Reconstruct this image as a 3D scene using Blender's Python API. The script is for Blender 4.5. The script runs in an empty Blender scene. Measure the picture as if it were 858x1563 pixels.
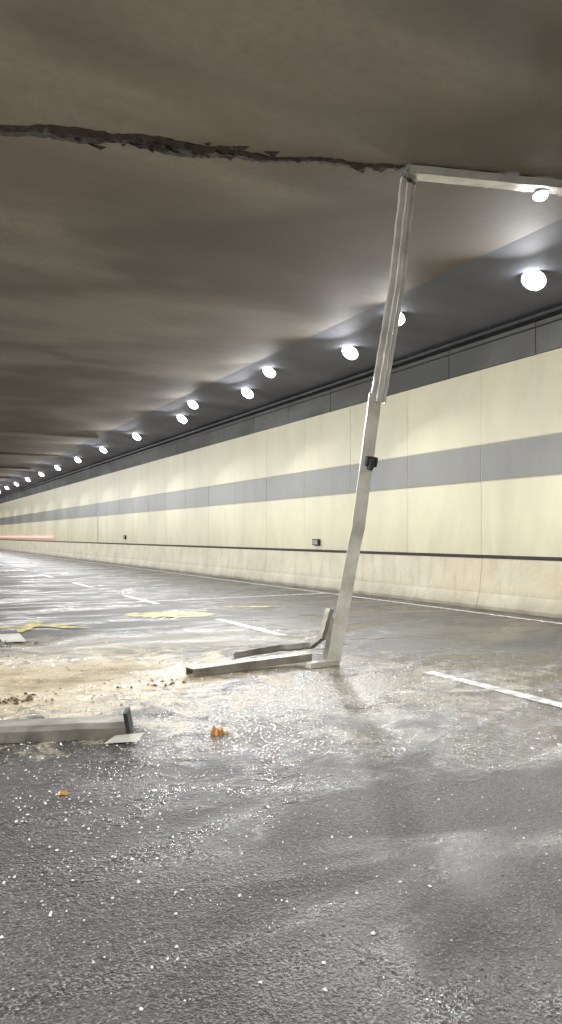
import bpy, bmesh, math, random
from mathutils import Vector, Matrix
random.seed(7)
S=bpy.context.scene
S.view_settings.view_transform='Standard'; S.view_settings.look='None'; S.view_settings.exposure=0
# ---------- helpers
def obj_from(name, verts, faces, mats, fm=None, parent=None, smooth=False):
    me=bpy.data.meshes.new(name); me.from_pydata([tuple(v) for v in verts],[],faces); me.update()
    for m in mats: me.materials.append(m)
    if fm:
        for p,i in zip(me.polygons,fm): p.material_index=i
    if smooth:
        for p in me.polygons: p.use_smooth=True
    o=bpy.data.objects.new(name,me); S.collection.objects.link(o)
    if parent: o.parent=parent
    return o
class MB:
    def __init__(s): s.v=[];s.f=[];s.m=[]
    def box(s,a,b,mi=0):
        x0,y0,z0=a;x1,y1,z1=b;n=len(s.v)
        s.v+=[(x0,y0,z0),(x1,y0,z0),(x1,y1,z0),(x0,y1,z0),(x0,y0,z1),(x1,y0,z1),(x1,y1,z1),(x0,y1,z1)]
        for q in [(0,3,2,1),(4,5,6,7),(0,1,5,4),(1,2,6,5),(2,3,7,6),(3,0,4,7)]:
            s.f.append(tuple(n+i for i in q)); s.m.append(mi)
    def quad(s,p,mi=0):
        n=len(s.v); s.v+=p; s.f.append(tuple(range(n,n+len(p)))); s.m.append(mi)
    def shard(s,c,r,mi=0,flat=.5):
        n=len(s.v); k=random.choice([3,4,5]); a0=random.random()*6.28
        zt=c[2]+r*flat*random.uniform(.6,1.5)
        for i in range(k):
            a=a0+6.283*i/k; rr=r*random.uniform(.5,1.2)
            s.v.append((c[0]+rr*math.cos(a),c[1]+rr*math.sin(a),c[2]))
        tx,ty=random.uniform(-.4,.4)*r,random.uniform(-.4,.4)*r
        s.v.append((c[0]+tx,c[1]+ty,zt))
        for i in range(k):
            s.f.append((n+i,n+(i+1)%k,n+k)); s.m.append(mi)
    def make(s,name,mats,parent=None,smooth=False): return obj_from(name,s.v,s.f,mats,s.m,parent,smooth)
def mat(name):
    m=bpy.data.materials.new(name); m.use_nodes=True; nt=m.node_tree
    return m,nt,nt.nodes['Principled BSDF']
def N(nt,t):
    return nt.nodes.new(t)
def noise(nt,vec,scale,detail=3,rough=.55,dist=0):
    n=N(nt,'ShaderNodeTexNoise'); n.inputs['Scale'].default_value=scale; n.inputs['Detail'].default_value=detail
    n.inputs['Roughness'].default_value=rough; n.inputs['Distortion'].default_value=dist
    if vec is not None: nt.links.new(vec,n.inputs['Vector'])
    return n.outputs['Fac']
def mapr(nt,val,a,b,c=0,d=1,smooth=False):
    n=N(nt,'ShaderNodeMapRange'); nt.links.new(val,n.inputs['Value'])
    if smooth: n.interpolation_type='SMOOTHSTEP'
    for k,x in zip(['From Min','From Max','To Min','To Max'],[a,b,c,d]): n.inputs[k].default_value=x
    return n.outputs['Result']
def mix(nt,f,a,b,bt='MIX'):
    n=N(nt,'ShaderNodeMix'); n.data_type='RGBA'; n.blend_type=bt
    def put(s,x):
        if hasattr(x,'links'): nt.links.new(x,s)
        else: s.default_value=x if isinstance(x,(int,float)) else (*x,1)
    put(n.inputs[0],f); put(n.inputs[6],a); put(n.inputs[7],b)
    return n.outputs[2]
def math_(nt,op,a,b=None):
    n=N(nt,'ShaderNodeMath'); n.operation=op
    for i,x in enumerate([a,b]):
        if x is None: continue
        if isinstance(x,(int,float)): n.inputs[i].default_value=x
        else: nt.links.new(x,n.inputs[i])
    return n.outputs[0]
def pos(nt,scale=(1,1,1),loc=(0,0,0)):
    g=N(nt,'ShaderNodeNewGeometry')
    if scale==(1,1,1) and loc==(0,0,0): return g.outputs['Position']
    mp=N(nt,'ShaderNodeMapping')
    nt.links.new(g.outputs['Position'],mp.inputs['Vector']); mp.inputs['Scale'].default_value=scale; mp.inputs['Location'].default_value=loc
    return mp.outputs['Vector']
def bump(nt,bs,h,strength=.3,dist=.01):
    b=N(nt,'ShaderNodeBump'); b.inputs['Strength'].default_value=strength; b.inputs['Distance'].default_value=dist
    nt.links.new(h,b.inputs['Height']); nt.links.new(b.outputs[0],bs.inputs['Normal'])
def setc(nt,bs,c):
    if isinstance(c,tuple): bs.inputs['Base Color'].default_value=(*c,1)
    else: nt.links.new(c,bs.inputs['Base Color'])
def simple(name,a,b,scale=3,rough=.6,metal=0,bs_=.2,bd=.01,stretch=(1,1,1),det=3):
    m,nt,bs=mat(name); v=pos(nt,stretch); n=noise(nt,v,scale,det)
    setc(nt,bs,mix(nt,mapr(nt,n,.3,.7),a,b)); bs.inputs['Roughness'].default_value=rough; bs.inputs['Metallic'].default_value=metal
    if bs_>0: bump(nt,bs,noise(nt,v,scale*8,2),bs_,bd)
    return m
# ---------- materials
def road_mat():
    m,nt,bs=mat('asphalt_wet'); P=pos(nt)
    big=noise(nt,P,.6,4,.6,.6); mid=noise(nt,P,3.0,3,.65); fine=noise(nt,P,75,1,.6); fine2=noise(nt,P,32,2,.65)
    c=mix(nt,mapr(nt,big,.38,.62),(.040,.037,.033),(.085,.078,.068))
    c=mix(nt,mapr(nt,mid,.4,.7,0,.5),c,(.034,.032,.029))
    c=mix(nt,mapr(nt,fine,.54,.72,0,.55),c,(.40,.38,.34))
    c=mix(nt,mapr(nt,fine2,.34,.5,.7,0),c,(.014,.013,.012))
    nn=noise(nt,P,2.4,5,.7,.9)
    def blob(cx,cy,rx,ry,namp):
        mp=pos(nt,(1/rx,1/ry,0),(-cx/rx,-cy/ry,0)); ln=N(nt,'ShaderNodeVectorMath'); ln.operation='LENGTH'; nt.links.new(mp,ln.inputs[0])
        s=math_(nt,'ADD',ln.outputs['Value'],math_(nt,'MULTIPLY',math_(nt,'SUBTRACT',nn,.5),namp))
        return mapr(nt,s,1.1,.4,0,1,True)
    gr=mapr(nt,fine2,.36,.62,.15,1)
    d1=blob(1.5,8.0,3.0,2.2,2.8); d2=blob(3.4,6.3,2.9,1.5,3.8); d4=blob(3.2,10.2,3.2,1.5,3.6); dk=blob(1.2,4.3,1.5,1.1,2.2)
    wz=blob(4.0,6.0,4.4,2.6,2.2)
    c=mix(nt,math_(nt,'MULTIPLY',dk,.6),c,(.022,.021,.019))
    c=mix(nt,math_(nt,'MULTIPLY',d2,math_(nt,'MULTIPLY',gr,.85)),c,(.47,.44,.36))
    c=mix(nt,math_(nt,'MULTIPLY',d4,.5),c,(.34,.31,.23))
    c=mix(nt,math_(nt,'MULTIPLY',d1,.85),c,(.52,.43,.27))
    setc(nt,bs,c)
    wet=noise(nt,pos(nt,(.6,1.2,1)),.8,3,.6,1)
    wet=math_(nt,'SUBTRACT',wet,math_(nt,'MULTIPLY',wz,.17))
    r=mapr(nt,wet,.34,.55,.10,.50); r2=math_(nt,'ADD',r,mapr(nt,fine,.3,.7,-.02,.08)); nt.links.new(r2,bs.inputs['Roughness'])
    nt.links.new(mapr(nt,wz,0,1,.36,.56),bs.inputs['Specular IOR Level'])
    rip=noise(nt,pos(nt,(1,2.2,1)),8,2,.5,1.2)
    h=math_(nt,'ADD',math_(nt,'MULTIPLY',fine2,.8),math_(nt,'MULTIPLY',fine,.5))
    h=math_(nt,'ADD',h,math_(nt,'MULTIPLY',mid,.8))
    h=math_(nt,'ADD',h,math_(nt,'MULTIPLY',rip,mapr(nt,wz,0,1,.1,1.9)))
    b=N(nt,'ShaderNodeBump'); b.inputs['Distance'].default_value=.02; nt.links.new(h,b.inputs['Height'])
    nt.links.new(mapr(nt,wet,.34,.55,.36,.8),b.inputs['Strength']); nt.links.new(b.outputs[0],bs.inputs['Normal'])
    return m
ROAD=road_mat()
PAINT,nt,bs=mat('worn_white_paint'); P=pos(nt)
wn=mapr(nt,noise(nt,P,9,4,.7),.38,.58); setc(nt,bs,mix(nt,wn,(.14,.13,.12),(.64,.63,.58))); bs.inputs['Roughness'].default_value=.5
YEL,nt,bs=mat('worn_yellow_paint'); P=pos(nt)
wn=mapr(nt,noise(nt,P,5,4,.7),.38,.62); setc(nt,bs,mix(nt,wn,(.13,.12,.085),(.62,.52,.15))); bs.inputs['Roughness'].default_value=.55
def panel_mat(name,a,b,rough=.38,joint=2.5):
    m,nt,bs=mat(name); P=pos(nt); sx=N(nt,'ShaderNodeSeparateXYZ'); nt.links.new(P,sx.inputs[0])
    idx=math_(nt,'FLOOR',math_(nt,'DIVIDE',math_(nt,'SUBTRACT',sx.outputs['Y'],-.53),joint)); 
    w=N(nt,'ShaderNodeTexWhiteNoise'); w.noise_dimensions='1D'; nt.links.new(idx,w.inputs['W'])
    c=mix(nt,math_(nt,'MULTIPLY',w.outputs['Value'],.25),a,b)
    st=noise(nt,pos(nt,(1,1.2,.5)),1.0,4,.6,.4); c=mix(nt,mapr(nt,st,.40,.72,0,.8),c,b)
    dirt=math_(nt,'MULTIPLY',mapr(nt,sx.outputs['Z'],1.9,1.0,0,.5),st)
    c=mix(nt,dirt,c,tuple(x*.6 for x in b))
    setc(nt,bs,c); bs.inputs['Roughness'].default_value=rough; return m
CREAM=panel_mat('cream_enamel_panel',(.77,.725,.505),(.65,.61,.43))
GREY=panel_mat('grey_enamel_panel',(.255,.252,.23),(.205,.203,.187))
JOINT=simple('pale_joint_sealant',(.62,.59,.45),(.50,.47,.36),5,.7,0,0)
def barrier_mat():
    m,nt,bs=mat('barrier_concrete'); P=pos(nt); sx=N(nt,'ShaderNodeSeparateXYZ'); nt.links.new(P,sx.inputs[0])
    n1=noise(nt,P,1.1,4,.65); n2=noise(nt,pos(nt,(1,2,.6)),2.2,4,.65)
    c=mix(nt,mapr(nt,n1,.35,.7),(.66,.61,.45),(.52,.475,.35))
    c=mix(nt,mapr(nt,n2,.5,.75,0,.6),c,(.36,.33,.25))
    rust=mapr(nt,noise(nt,pos(nt,(1,.5,1.0),(4,2.2,0)),.9,4,.6,.5),.36,.62)
    near=mapr(nt,sx.outputs['Y'],14.5,11,0,1,True)
    c=mix(nt,math_(nt,'MULTIPLY',math_(nt,'MULTIPLY',rust,near),.5),c,(.60,.43,.24))
    gr=math_(nt,'MULTIPLY',mapr(nt,sx.outputs['Z'],.45,0,0,1.2),n1)
    c=mix(nt,gr,c,(.16,.14,.11))
    setc(nt,bs,c); bs.inputs['Roughness'].default_value=.5; bump(nt,bs,noise(nt,P,12,3,.7),.3,.02); return m
BARR=barrier_mat()
def ceil_mat(name,a,b,cdark):
    m,nt,bs=mat(name); P=pos(nt)
    n1=noise(nt,pos(nt,(.22,.6,1)),.8,3,.5,.4); n2=noise(nt,pos(nt,(.35,.5,1),(5,9,0)),.45,3,.55,.3); n3=noise(nt,P,7,3,.7)
    c=mix(nt,mapr(nt,n1,.36,.64,0,1,True),a,b); c=mix(nt,mapr(nt,n2,.42,.62,0,.75,True),c,cdark); c=mix(nt,mapr(nt,n3,.4,.8,0,.3),c,cdark)
    setc(nt,bs,c); bs.inputs['Roughness'].default_value=.75; bs.inputs['Specular IOR Level'].default_value=.35; return m
CEIL=ceil_mat('sooty_concrete_ceiling',(.37,.332,.285),(.245,.213,.180),(.155,.132,.110))
HAUN=ceil_mat('haunch_concrete',(.27,.275,.325),(.20,.205,.235),(.14,.142,.158))
WTOP=ceil_mat('wall_top_concrete',(.20,.20,.195),(.155,.155,.15),(.09,.09,.085))
BLACK=simple('black_rubber',(.012,.012,.012),(.03,.028,.026),6,.6,0,0)
TRAY=simple('cable_tray_dark',(.03,.03,.035),(.06,.06,.065),4,.5,.3,0)
HOUS=simple('lamp_housing_metal',(.55,.55,.56),(.45,.45,.45),4,.4,.2,0)
STEEL=simple('galvanised_steel',(.90,.89,.84),(.58,.57,.52),3.2,.26,.45,.3,.015)
STEELD=simple('dirty_galvanised_steel',(.40,.38,.33),(.19,.175,.145),5,.42,.4,.35,.01)
ALU=simple('pale_painted_metal',(.74,.72,.63),(.44,.42,.36),2.5,.32,.25,.3,.015)
CRACK=simple('torn_joint_filler',(.035,.028,.022),(.08,.063,.05),9,.9,0,.8,.03)
SHARD,nt,bs=mat('white_fragments'); bs.inputs['Base Color'].default_value=(.85,.85,.82,1); bs.inputs['Roughness'].default_value=.15
SHARDG=simple('grey_fragments',(.42,.40,.35),(.22,.21,.18),20,.5,0,0)
BROWN=simple('brown_rubble',(.16,.095,.05),(.07,.045,.03),25,.8,0,0)
ORANGE=simple('orange_fragment',(.62,.30,.05),(.35,.17,.03),20,.5,0,0)
SAND=simple('spilled_sand',(.50,.41,.25),(.28,.23,.15),5,.6,0,.8,.03)
def emis(name,c,s):
    m,nt,bs=mat(name); bs.inputs['Emission Color'].default_value=(*c,1); bs.inputs['Emission Strength'].default_value=s; bs.inputs['Base Color'].default_value=(.8,.8,.8,1); return m
LENS=emis('lit_lamp_lens',(.93,.96,1),26)
RED=emis('red_taillight_glow',(1,.07,.08),1.4)
# ---------- dimensions
Y0,Y1=-22,190
XW=11.0; XL=-6.5; ZC=6.0
obj_from('ground',[(-400,-400,-.06),(400,-400,-.06),(400,500,-.06),(-400,500,-.06)],[(0,1,2,3)],[simple('ground_soil',(.1,.09,.06),(.06,.055,.04),1)])
obj_from('road',[(XL,Y0,0),(XW,Y0,0),(XW,Y1,0),(XL,Y1,0)],[(0,1,2,3)],[ROAD])
mk=MB()
def strip(x0,x1,y0,y1,mi=0,z=.004,sk=0): mk.quad([(x0,y0,z),(x1,y0+sk,z),(x1,y1+sk,z),(x0,y1,z)],mi)
strip(10.1,10.24,Y0,Y1)
for k in range(-4,28):
    t=6.6+5.9*k; strip(5.2,5.36,t-2.5,t)
strip(-5.4,-5.25,Y0,Y1)
strip(-1.0,10.1,16.2,16.36,0,.006,.5)
mk.make('road_marking',[PAINT])
ym=MB()
def yst(cx,cy,l,w,ang,z=.008):
    c,s=math.cos(ang),math.sin(ang); n=22; top=[];bot=[]
    for i in range(n):
        u=-l/2+l*i/(n-1); e=min(1,.35+3*min(i,n-1-i)/n); a=w/2*random.uniform(.6,1.1)*e; b=w/2*random.uniform(.6,1.1)*e
        top.append((cx+u*c-a*s,cy+u*s+a*c,z)); bot.append((cx+u*c+b*s,cy+u*s-b*c,z))
    for i in range(n-1): ym.quad([bot[i],bot[i+1],top[i+1],top[i]])
yst(4.75,13.6,1.7,1.2,-.5); yst(6.8,14.3,1.2,.3,-.3)
yst(2.2,12.9,1.7,.26,-.1); yst(2.1,12.9,1.6,.24,1.2,.012); yst(2.55,12.5,1.1,.18,-.8,.016)
ym.make('yellow_road_marking',[YEL])
# ---------- tunnel structure
def tunnel_wall(xf,sgn,name):
    root=bpy.data.objects.new(name,None); S.collection.objects.link(root)
    def X(d): return xf-sgn*d
    def bx(b,d0,d1,y0,y1,z0,z1,mi=0):
        xa,xb=sorted((X(d0),X(d1))); b.box((xa,y0,z0),(xb,y1,z1),mi)
    b=MB(); bx(b,-.4,-.035,Y0,Y1,-.05,5.74,0); bx(b,-.034,.004,Y0,Y1,1.12,4.93,1); b.make('concrete_backing',[WTOP,JOINT],root)
    b=MB(); y=-.53-2.5*8
    n=int((Y1-y)/2.5)
    for i in range(n+1):
        ya=y+2.5*i+.004; yb=ya+2.492
        if yb>Y1: break
        j=random.uniform(-.002,.002)
        bx(b,-.01,.012+j,ya,yb,1.10,2.612,0); bx(b,-.01,.010+j,ya+.010,yb-.010,2.632,3.382,1); bx(b,-.01,.012-j,ya,yb,3.402,4.95,0)
    b.make('enamel_panels',[CREAM,GREY],root)
    b=MB(); y=Y0
    while y<Y1: bx(b,-.03,.0,y+.01,y+2.49,4.97,5.58,0); y+=2.5
    b.make('upper_concrete_strip',[WTOP],root)
    b=MB(); bx(b,.0,.22,Y0,Y1,5.59,5.65,0); bx(b,.03,.05,Y0,Y1,5.47,5.49,0)
    b.make('cable_tray',[TRAY],root)
    prof=[(-.03,0),(.20,0),(.20,.07),(.12,.32),(.05,1.03),(-.03,1.03)]
    b=MB(); y=Y0+ (1.9-Y0)%5-5
    while y<Y1:
        ya,yb=y+.005,y+4.995; nn=len(b.v); k=len(prof)
        for yy in (ya,yb):
            for d,z in prof: b.v.append((X(d),yy,z))
        for i in range(k):
            j=(i+1)%k; b.f.append((nn+i,nn+j,nn+k+j,nn+k+i)); b.m.append(0)
        b.f.append(tuple(nn+i for i in range(k))); b.f.append(tuple(nn+k+i for i in reversed(range(k)))); b.m+= [0,0]
        y+=5
    b.make('barrier_segments',[BARR],root)
    b=MB(); bx(b,-.03,.055,Y0,Y1,1.035,1.08,0); b.make('dark_cap_rail',[BLACK],root)
tunnel_wall(XW,1,'tunnel_wall'); tunnel_wall(XL,-1,'tunnel_wall')
c=MB()
def jy(x): return 7.52-.28*(x-5.66)
xr,xl=8.5,-4.0
c.quad([(xl,Y0,ZC),(xl,Y1,ZC),(xr,Y1,ZC),(xr,Y0,ZC)],0)
c.quad([(xr,Y0,ZC),(xr,Y1,ZC),(XW+.05,Y1,5.7),(XW+.05,Y0,5.7)],1)
c.quad([(XL-.05,Y0,5.7),(XL-.05,Y1,5.7),(xl,Y1,ZC),(xl,Y0,ZC)],1)
c.box((XL-.4,Y0,ZC+.2),(XW+.4,Y1,ZC+.9),0)
c.box((XL-.4,Y0-.3,0),(XW+.4,Y0-.01,ZC+.9),0)  # unseen end wall, added behind the camera to keep the light inside
c.make('tunnel_ceiling',[CEIL,HAUN])
rb=MB(); y=34
while y<Y1-2: rb.box((xl,y,ZC-.10),(xr,y+.35,ZC-.004),0); y+=9
rb.make('ceiling_ribs',[CEIL])
# ceiling joint, ragged
j=MB(); n=260; prev=None
for i in range(n+1):
    x=-3.9+(8.4+3.9)*i/n; yy=jy(x); broken=1.0 if x<5.7 else .5
    wobble=.05*math.sin(x*2.1)+.03*math.sin(x*6.3+1)+random.uniform(-.01,.01)
    heavy=1.8*math.exp(-((x-3.0)/.6)**2)+.8*math.exp(-((x-1.9)/.35)**2)
    left=.05 if x<2.2 else 0
    w1=(.05+left+random.random()*.03+.05*heavy)*broken; w2=(.06+left+random.random()*.04+.07*heavy)*broken
    zz=ZC-.012-.015*random.random()*broken
    cur=((x,yy+wobble-w1,ZC-.004),(x,yy+wobble,zz),(x,yy+wobble+w2,ZC-.004))
    if prev:
        j.quad([prev[0],prev[1],cur[1],cur[0]]); j.quad([prev[1],prev[2],cur[2],cur[1]])
    prev=cur
for i in range(80):
    x=random.gauss(3.0,.5) if i<50 else random.uniform(-1,5.6); yy=jy(x)+random.gauss(0,.08)
    L=random.uniform(.05,.26); h=random.uniform(.01,.04); a=random.gauss(-.2,.25)
    p=[(x,yy,ZC-.004),(x+L*math.cos(a),yy+L*math.sin(a),ZC-.004),(x+L*.7,yy+.02,ZC-h),(x+L*.2,yy-.01,ZC-h*.7)]
    j.quad(p); j.quad([p[0],p[3],(x+L*.4,yy+.06,ZC-.004)])
j.make('ceiling_expansion_joint',[CRACK])
# ---------- lamps
def lamp(x,y,z,tilt,power,sz=.17,col=(.97,.98,1)):
    root=bpy.data.objects.new('tunnel_lamp',None); S.collection.objects.link(root); root.location=(x,y,z)
    root.rotation_euler=(math.radians(-14),-tilt,0)
    bm=bmesh.new(); bmesh.ops.create_cone(bm,cap_ends=True,segments=16,radius1=sz*1.25,radius2=sz*.7,depth=.08)
    me=bpy.data.meshes.new('housing'); bm.to_mesh(me); bm.free(); me.materials.append(HOUS)
    o=bpy.data.objects.new('housing',me); S.collection.objects.link(o); o.parent=root; o.location=(0,0,.03)
    bm=bmesh.new(); bmesh.ops.create_uvsphere(bm,u_segments=16,v_segments=8,radius=sz)
    bmesh.ops.delete(bm,geom=[v for v in bm.verts if v.co.z>.01],context='VERTS')
    for v in bm.verts: v.co.z=v.co.z*.62-.012; v.co.x*=1.15
    me=bpy.data.meshes.new('lens'); bm.to_mesh(me); bm.free(); me.materials.append(LENS)
    for p in me.polygons:p.use_smooth=True
    o=bpy.data.objects.new('lens',me); S.collection.objects.link(o); o.parent=root
    if power>0:
        L=bpy.data.lights.new('beam','AREA'); L.shape='DISK'; L.size=.24; L.energy=power; L.color=col; L.spread=math.radians(150)
        lo=bpy.data.objects.new('beam',L); S.collection.objects.link(lo); lo.parent=root; lo.location=(0,0,-sz*.62-.03)
PW=235
for k in range(-4,28):
    y=9.2+5.63*k
    lamp(9.6,y,5.78,math.radians(-36),PW if k<16 else 0)
    lamp(-5.0,y+2.8,5.78,math.radians(42),PW*1.6 if k<16 else 0)
for k in range(3): lamp(9.05,12.3+5.63*k,5.87,math.radians(-36),PW*.4,.16)
# ---------- swept channels
def sweep(name,path,prof,ref,mats,parent=None,jit=0,sub=8,twist=0):
    pts=[]
    for a,b in zip(path[:-1],path[1:]):
        for i in range(sub): pts.append(Vector(a).lerp(Vector(b),i/sub))
    pts.append(Vector(path[-1])); n=len(pts); k=len(prof); V=[];F=[]
    for i,p in enumerate(pts):
        t=(pts[min(i+1,n-1)]-pts[max(i-1,0)]).normalized()
        u=Vector(ref).cross(t).normalized(); w=t.cross(u).normalized()
        R=Matrix.Rotation(twist*i/n,3,t); u=R@u; w=R@w
        jx,jz=random.gauss(0,jit),random.gauss(0,jit); s=1+random.gauss(0,jit*2)
        for a,b in prof: V.append(p+u*(a*s+jx)+w*(b*s+jz))
    for i in range(n-1):
        for q in range(k):
            r=(q+1)%k; F.append((i*k+q,i*k+r,(i+1)*k+r,(i+1)*k+q))
    F.append(tuple(range(k))[::-1]); F.append(tuple((n-1)*k+q for q in range(k)))
    return obj_from(name,V,F,mats,None,parent)
def U(w,h,t=.008): return [(-w/2,0),(w/2,0),(w/2,h),(w/2-t,h),(w/2-t,t),(-w/2+t,t),(-w/2+t,h),(-w/2,h)]
def Trib(w,h):
    return [(-w/2,.0),(-w*.22,-.0),(-w*.16,-.018),(w*.1,-.018),(w*.16,0),(w/2,0),(w/2,h),(w/2-.008,h),(w/2-.008,.01),(-w/2+.008,.01),(-w/2+.008,h),(-w/2,h)]
tr=bpy.data.objects.new('hanging_metal_trough',None); S.collection.objects.link(tr)
top=Vector((5.66,7.40,5.90)); mid=Vector((5.20,7.42,3.10)); base=Vector((4.575,7.44,0.0))
sweep('hanging_upper_section',[top,(5.47,7.41,4.5),mid],Trib(.185,.09),(.30,.95,0),[STEEL],tr,.0025,14,.15)
sweep('hanging_lower_section',[mid+Vector((-.015,.02,.10)),(4.93,7.44,1.6),base],U(.15,.07),(.42,.90,0),[ALU],tr,.0025,14,.12)
sweep('attached_ceiling_section',[(5.62,7.42,5.93),(7.4,6.90,5.93),(8.7,6.50,5.93)],[(-.09,-.05),(.09,-.05),(.09,.05),(.08,.05),(.08,-.042),(-.08,-.042),(-.08,.05),(-.09,.05)],(0,0,1),[STEEL],tr,.002,10)
b=MB(); b.box((-.07,-.06,-.06),(.07,.06,.06)); b.box((-.03,-.08,-.10),(.03,.08,.03)); o=b.make('black_clamp',[BLACK],tr); o.location=(5.05,7.35,2.37); o.rotation_euler=(.1,.15,-.4)
bv=o.modifiers.new('b','BEVEL'); bv.width=.02; bv.segments=3
b=MB(); b.box((-.08,-.07,-.08),(.08,.07,.08)); o=b.make('torn_bracket',[STEELD],tr); o.location=(5.64,7.42,5.93); o.rotation_euler=(.2,.5,.3)
for i in range(6):
    x0=5.62+random.uniform(-.08,.08); sweep('torn_wire',[(x0,7.4,5.98),(x0+random.uniform(-.1,.1),7.38,5.85),(x0+random.uniform(-.15,.15),7.36,5.78)],[(-.006,0),(0,-.006),(.006,0),(0,.006)],(1,0,0),[BLACK],tr,0,4)
b=MB()
for i in range(5):
    x=6.2+i*.5; b.box((x,jy(x)-.16,5.9),(x+.05,jy(x)+.02,5.995))
b.make('ceiling_brackets',[STEELD],tr)
lamp(7.40,6.98,5.85,0,40,.085)
bc=bpy.data.objects.new('bent_metal_channel',None); S.collection.objects.link(bc)
sweep('channel',[(3.70,8.25,.03),(4.25,8.12,.10),(4.58,7.95,.13),(4.70,7.85,.25),(4.82,7.85,.60)],U(.11,.06),(0.15,.3,1) ,[STEELD],bc,.003,6)
sweep('end_flap',[(4.66,7.72,.02),(4.74,7.74,.3),(4.81,7.76,.50)],[(-.05,0),(.05,0),(.06,.01),(.0,.03)],(.45,.89,0),[STEELD],bc,.003,4)
b=MB(); b.box((-.2,-.05,0),(.2,.05,.06)); o=b.make('base_plate',[ALU],bc); o.location=(4.42,7.42,.004); o.rotation_euler=(0,0,.15)
fc=bpy.data.objects.new('fallen_metal_channel',None); S.collection.objects.link(fc)
sweep('channel',[(2.86,7.55,.09),(3.6,7.62,.11),(4.35,7.62,.14)],[(-.09,0),(.09,0),(.09,-.085),(.082,-.085),(.082,-.008),(-.082,-.008),(-.082,-.085),(-.09,-.085)],(0,0,1),[STEELD],fc,.002,8)
fb=bpy.data.objects.new('fallen_metal_beam',None); S.collection.objects.link(fb)
sweep('beam',[(-1.4,6.55,.06),(.5,5.98,.06),(1.62,5.62,.06)],[(-.16,-.058),(.16,-.058),(.16,.02),(.10,.05),(-.10,.05),(-.16,.02)],(0,0,1),[STEELD],fb,.003,10)
sweep('end_cap',[(1.622,5.62,.07),(1.65,5.61,.075)],[(-.17,-.065),(.17,-.065),(.15,.09),(-.15,.11)],(0,0,1),[BLACK],fb,0,1)
b=MB(); b.quad([(1.38,5.36,.012),(1.60,5.28,.02),(1.70,5.42,.04),(1.5,5.48,.03)]); b.make('torn_plate',[ALU],fb)
# ---------- debris
g=MB()
for i in range(3000):
    d=random.random()
    if d<.66: x=random.gauss(.9,.75); y=random.gauss(4.2,.9)
    elif d<.8: x=random.uniform(.2,3.4); y=random.uniform(1.8,6)
    else: x=random.uniform(.5,6); y=random.uniform(5,9)
    if y<1.7: continue
    r=random.choice([.002,.003,.003,.004,.005,.006,.010]) if y<5.5 else random.uniform(.004,.011)
    g.shard((x,y,.002),r,0 if random.random()<.8 else 1,.8)
for i in range(4500):
    x=random.gauss(3.3,1.5); y=random.gauss(6.1,.9); g.shard((x,y,.002),random.uniform(.003,.010),0 if random.random()<.3 else 1,.6)
for i in range(700):
    x=random.gauss(1.8,1.0); y=random.gauss(8.4,1.3); g.shard((x,y,.002),random.uniform(.006,.02),0 if random.random()<.4 else 1,.6)
g.make('glass_and_concrete_debris',[SHARD,SHARDG])
g=MB()
for cx,cy,s,n in [(.95,7.2,.2,80),(2.4,7.3,.2,20),(.9,9.8,.4,30),(1.35,10.9,.3,60)]:
    for i in range(n): g.shard((random.gauss(cx,s),random.gauss(cy,s*.5),.002),random.uniform(.008,.032),0,.7)
g.make('brown_rubble',[BROWN])
g=MB()
for cx,cy,rx,ry,h in [(1.4,7.9,.7,.4,.035),(2.2,8.3,.5,.3,.02),(.9,8.6,.5,.3,.03)]:
    n0=len(g.v); nr,na=12,48
    g.v.append((cx,cy,h))
    for r in range(1,nr+1):
        for a in range(na):
            t=6.283*a/na; rr=r/nr; w=1+.3*math.sin(3*t+cx)+.2*math.sin(5*t+cy)+.12*math.sin(11*t)
            z=h*(1-rr)**1.2*random.uniform(.4,1.5)-(.006 if r==nr else 0)
            g.v.append((cx+rx*w*rr*math.cos(t),cy+ry*w*rr*math.sin(t),z))
    for a in range(na): g.f.append((n0,n0+1+a,n0+1+(a+1)%na)); g.m.append(0)
    for r in range(nr-1):
        for a in range(na):
            p=n0+1+r*na; g.f.append((p+a,p+na+a,p+na+(a+1)%na,p+(a+1)%na)); g.m.append(0)
g.make('sand_pile',[SAND],None,True)
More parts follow.
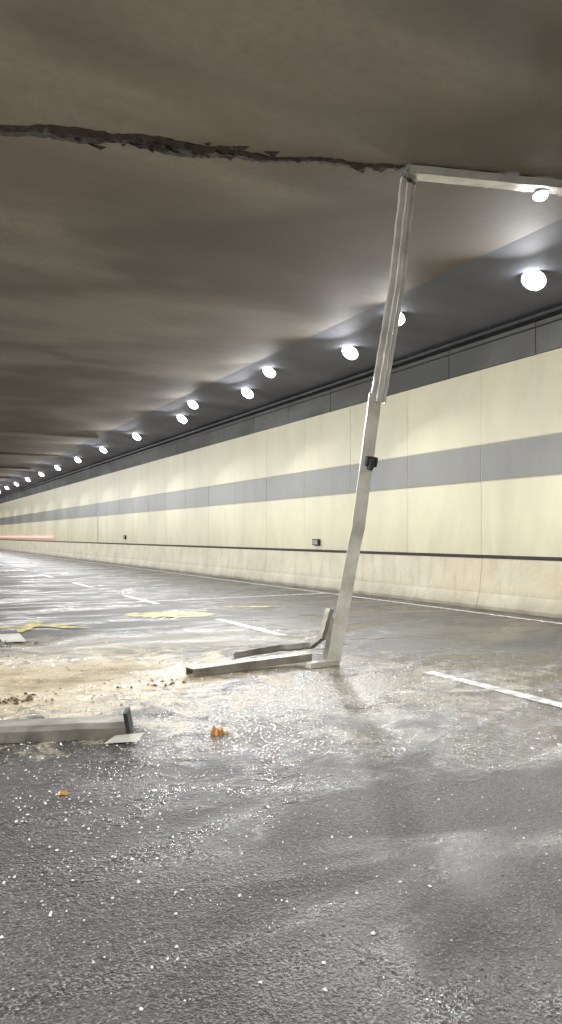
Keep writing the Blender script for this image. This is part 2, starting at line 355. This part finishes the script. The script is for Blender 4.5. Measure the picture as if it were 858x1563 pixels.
def orange(x,y,r,name='orange_fragment'):
    g=MB()
    for i in range(6): g.shard((x+random.gauss(0,r*.6),y+random.gauss(0,r*.3),.002),r*random.uniform(.4,.8),0,1)
    g.make(name,[ORANGE])
orange(2.25,5.26,.06); orange(.905,4.45,.035)
b=MB(); b.quad([(1.45,11.1,.01),(1.75,11.0,.02),(1.75,11.7,.05),(1.45,11.9,.03)]); b.make('torn_white_sheet',[ALU])
# ---------- wall boxes, red strip
def wbox(y,z,w,h):
    b=MB(); b.box((XW-.09,y-w/2,z-h/2),(XW-.018,y+w/2,z+h/2)); b.box((XW-.1,y-w/2+.03,z-h/2+.03),(XW-.09,y+w/2-.03,z+h/2-.03),1)
    b.make('wall_socket_box',[TRAY,STEELD])
wbox(18.7,1.31,.34,.18); wbox(38.3,1.42,.3,.2)
b=MB(); b.box((XW-.03,44.0,1.1),(XW-.018,44.1,2.6)); b.make('wall_conduit',[HOUS])
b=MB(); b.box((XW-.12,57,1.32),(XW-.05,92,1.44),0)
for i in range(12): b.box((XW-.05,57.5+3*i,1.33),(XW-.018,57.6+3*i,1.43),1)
b.make('red_taillight_glow_strip',[RED,TRAY])  # added glowing strip on mounts, imitates a distant car's tail-light glow on the wall
# ---------- world
W=bpy.data.worlds.new('World'); S.world=W; W.use_nodes=True; nt=W.node_tree
sk=nt.nodes.new('ShaderNodeTexSky'); sk.sky_type='NISHITA'; sk.sun_disc=False; sk.sun_elevation=math.radians(4); sk.sun_rotation=math.radians(200)
nt.links.new(sk.outputs[0],nt.nodes['Background'].inputs[0]); nt.nodes['Background'].inputs[1].default_value=.03
# ---------- camera
cd=bpy.data.cameras.new('camera'); cam=bpy.data.objects.new('camera',cd); S.collection.objects.link(cam); S.camera=cam
cam.location=(0,0,1.5); cam.rotation_euler=(math.radians(90),0,-math.atan(603/1150))
cd.sensor_fit='VERTICAL'; cd.sensor_height=36; cd.lens=36*1150/1563; cd.shift_y=36/1563; cd.clip_end=1200; cd.clip_start=.05
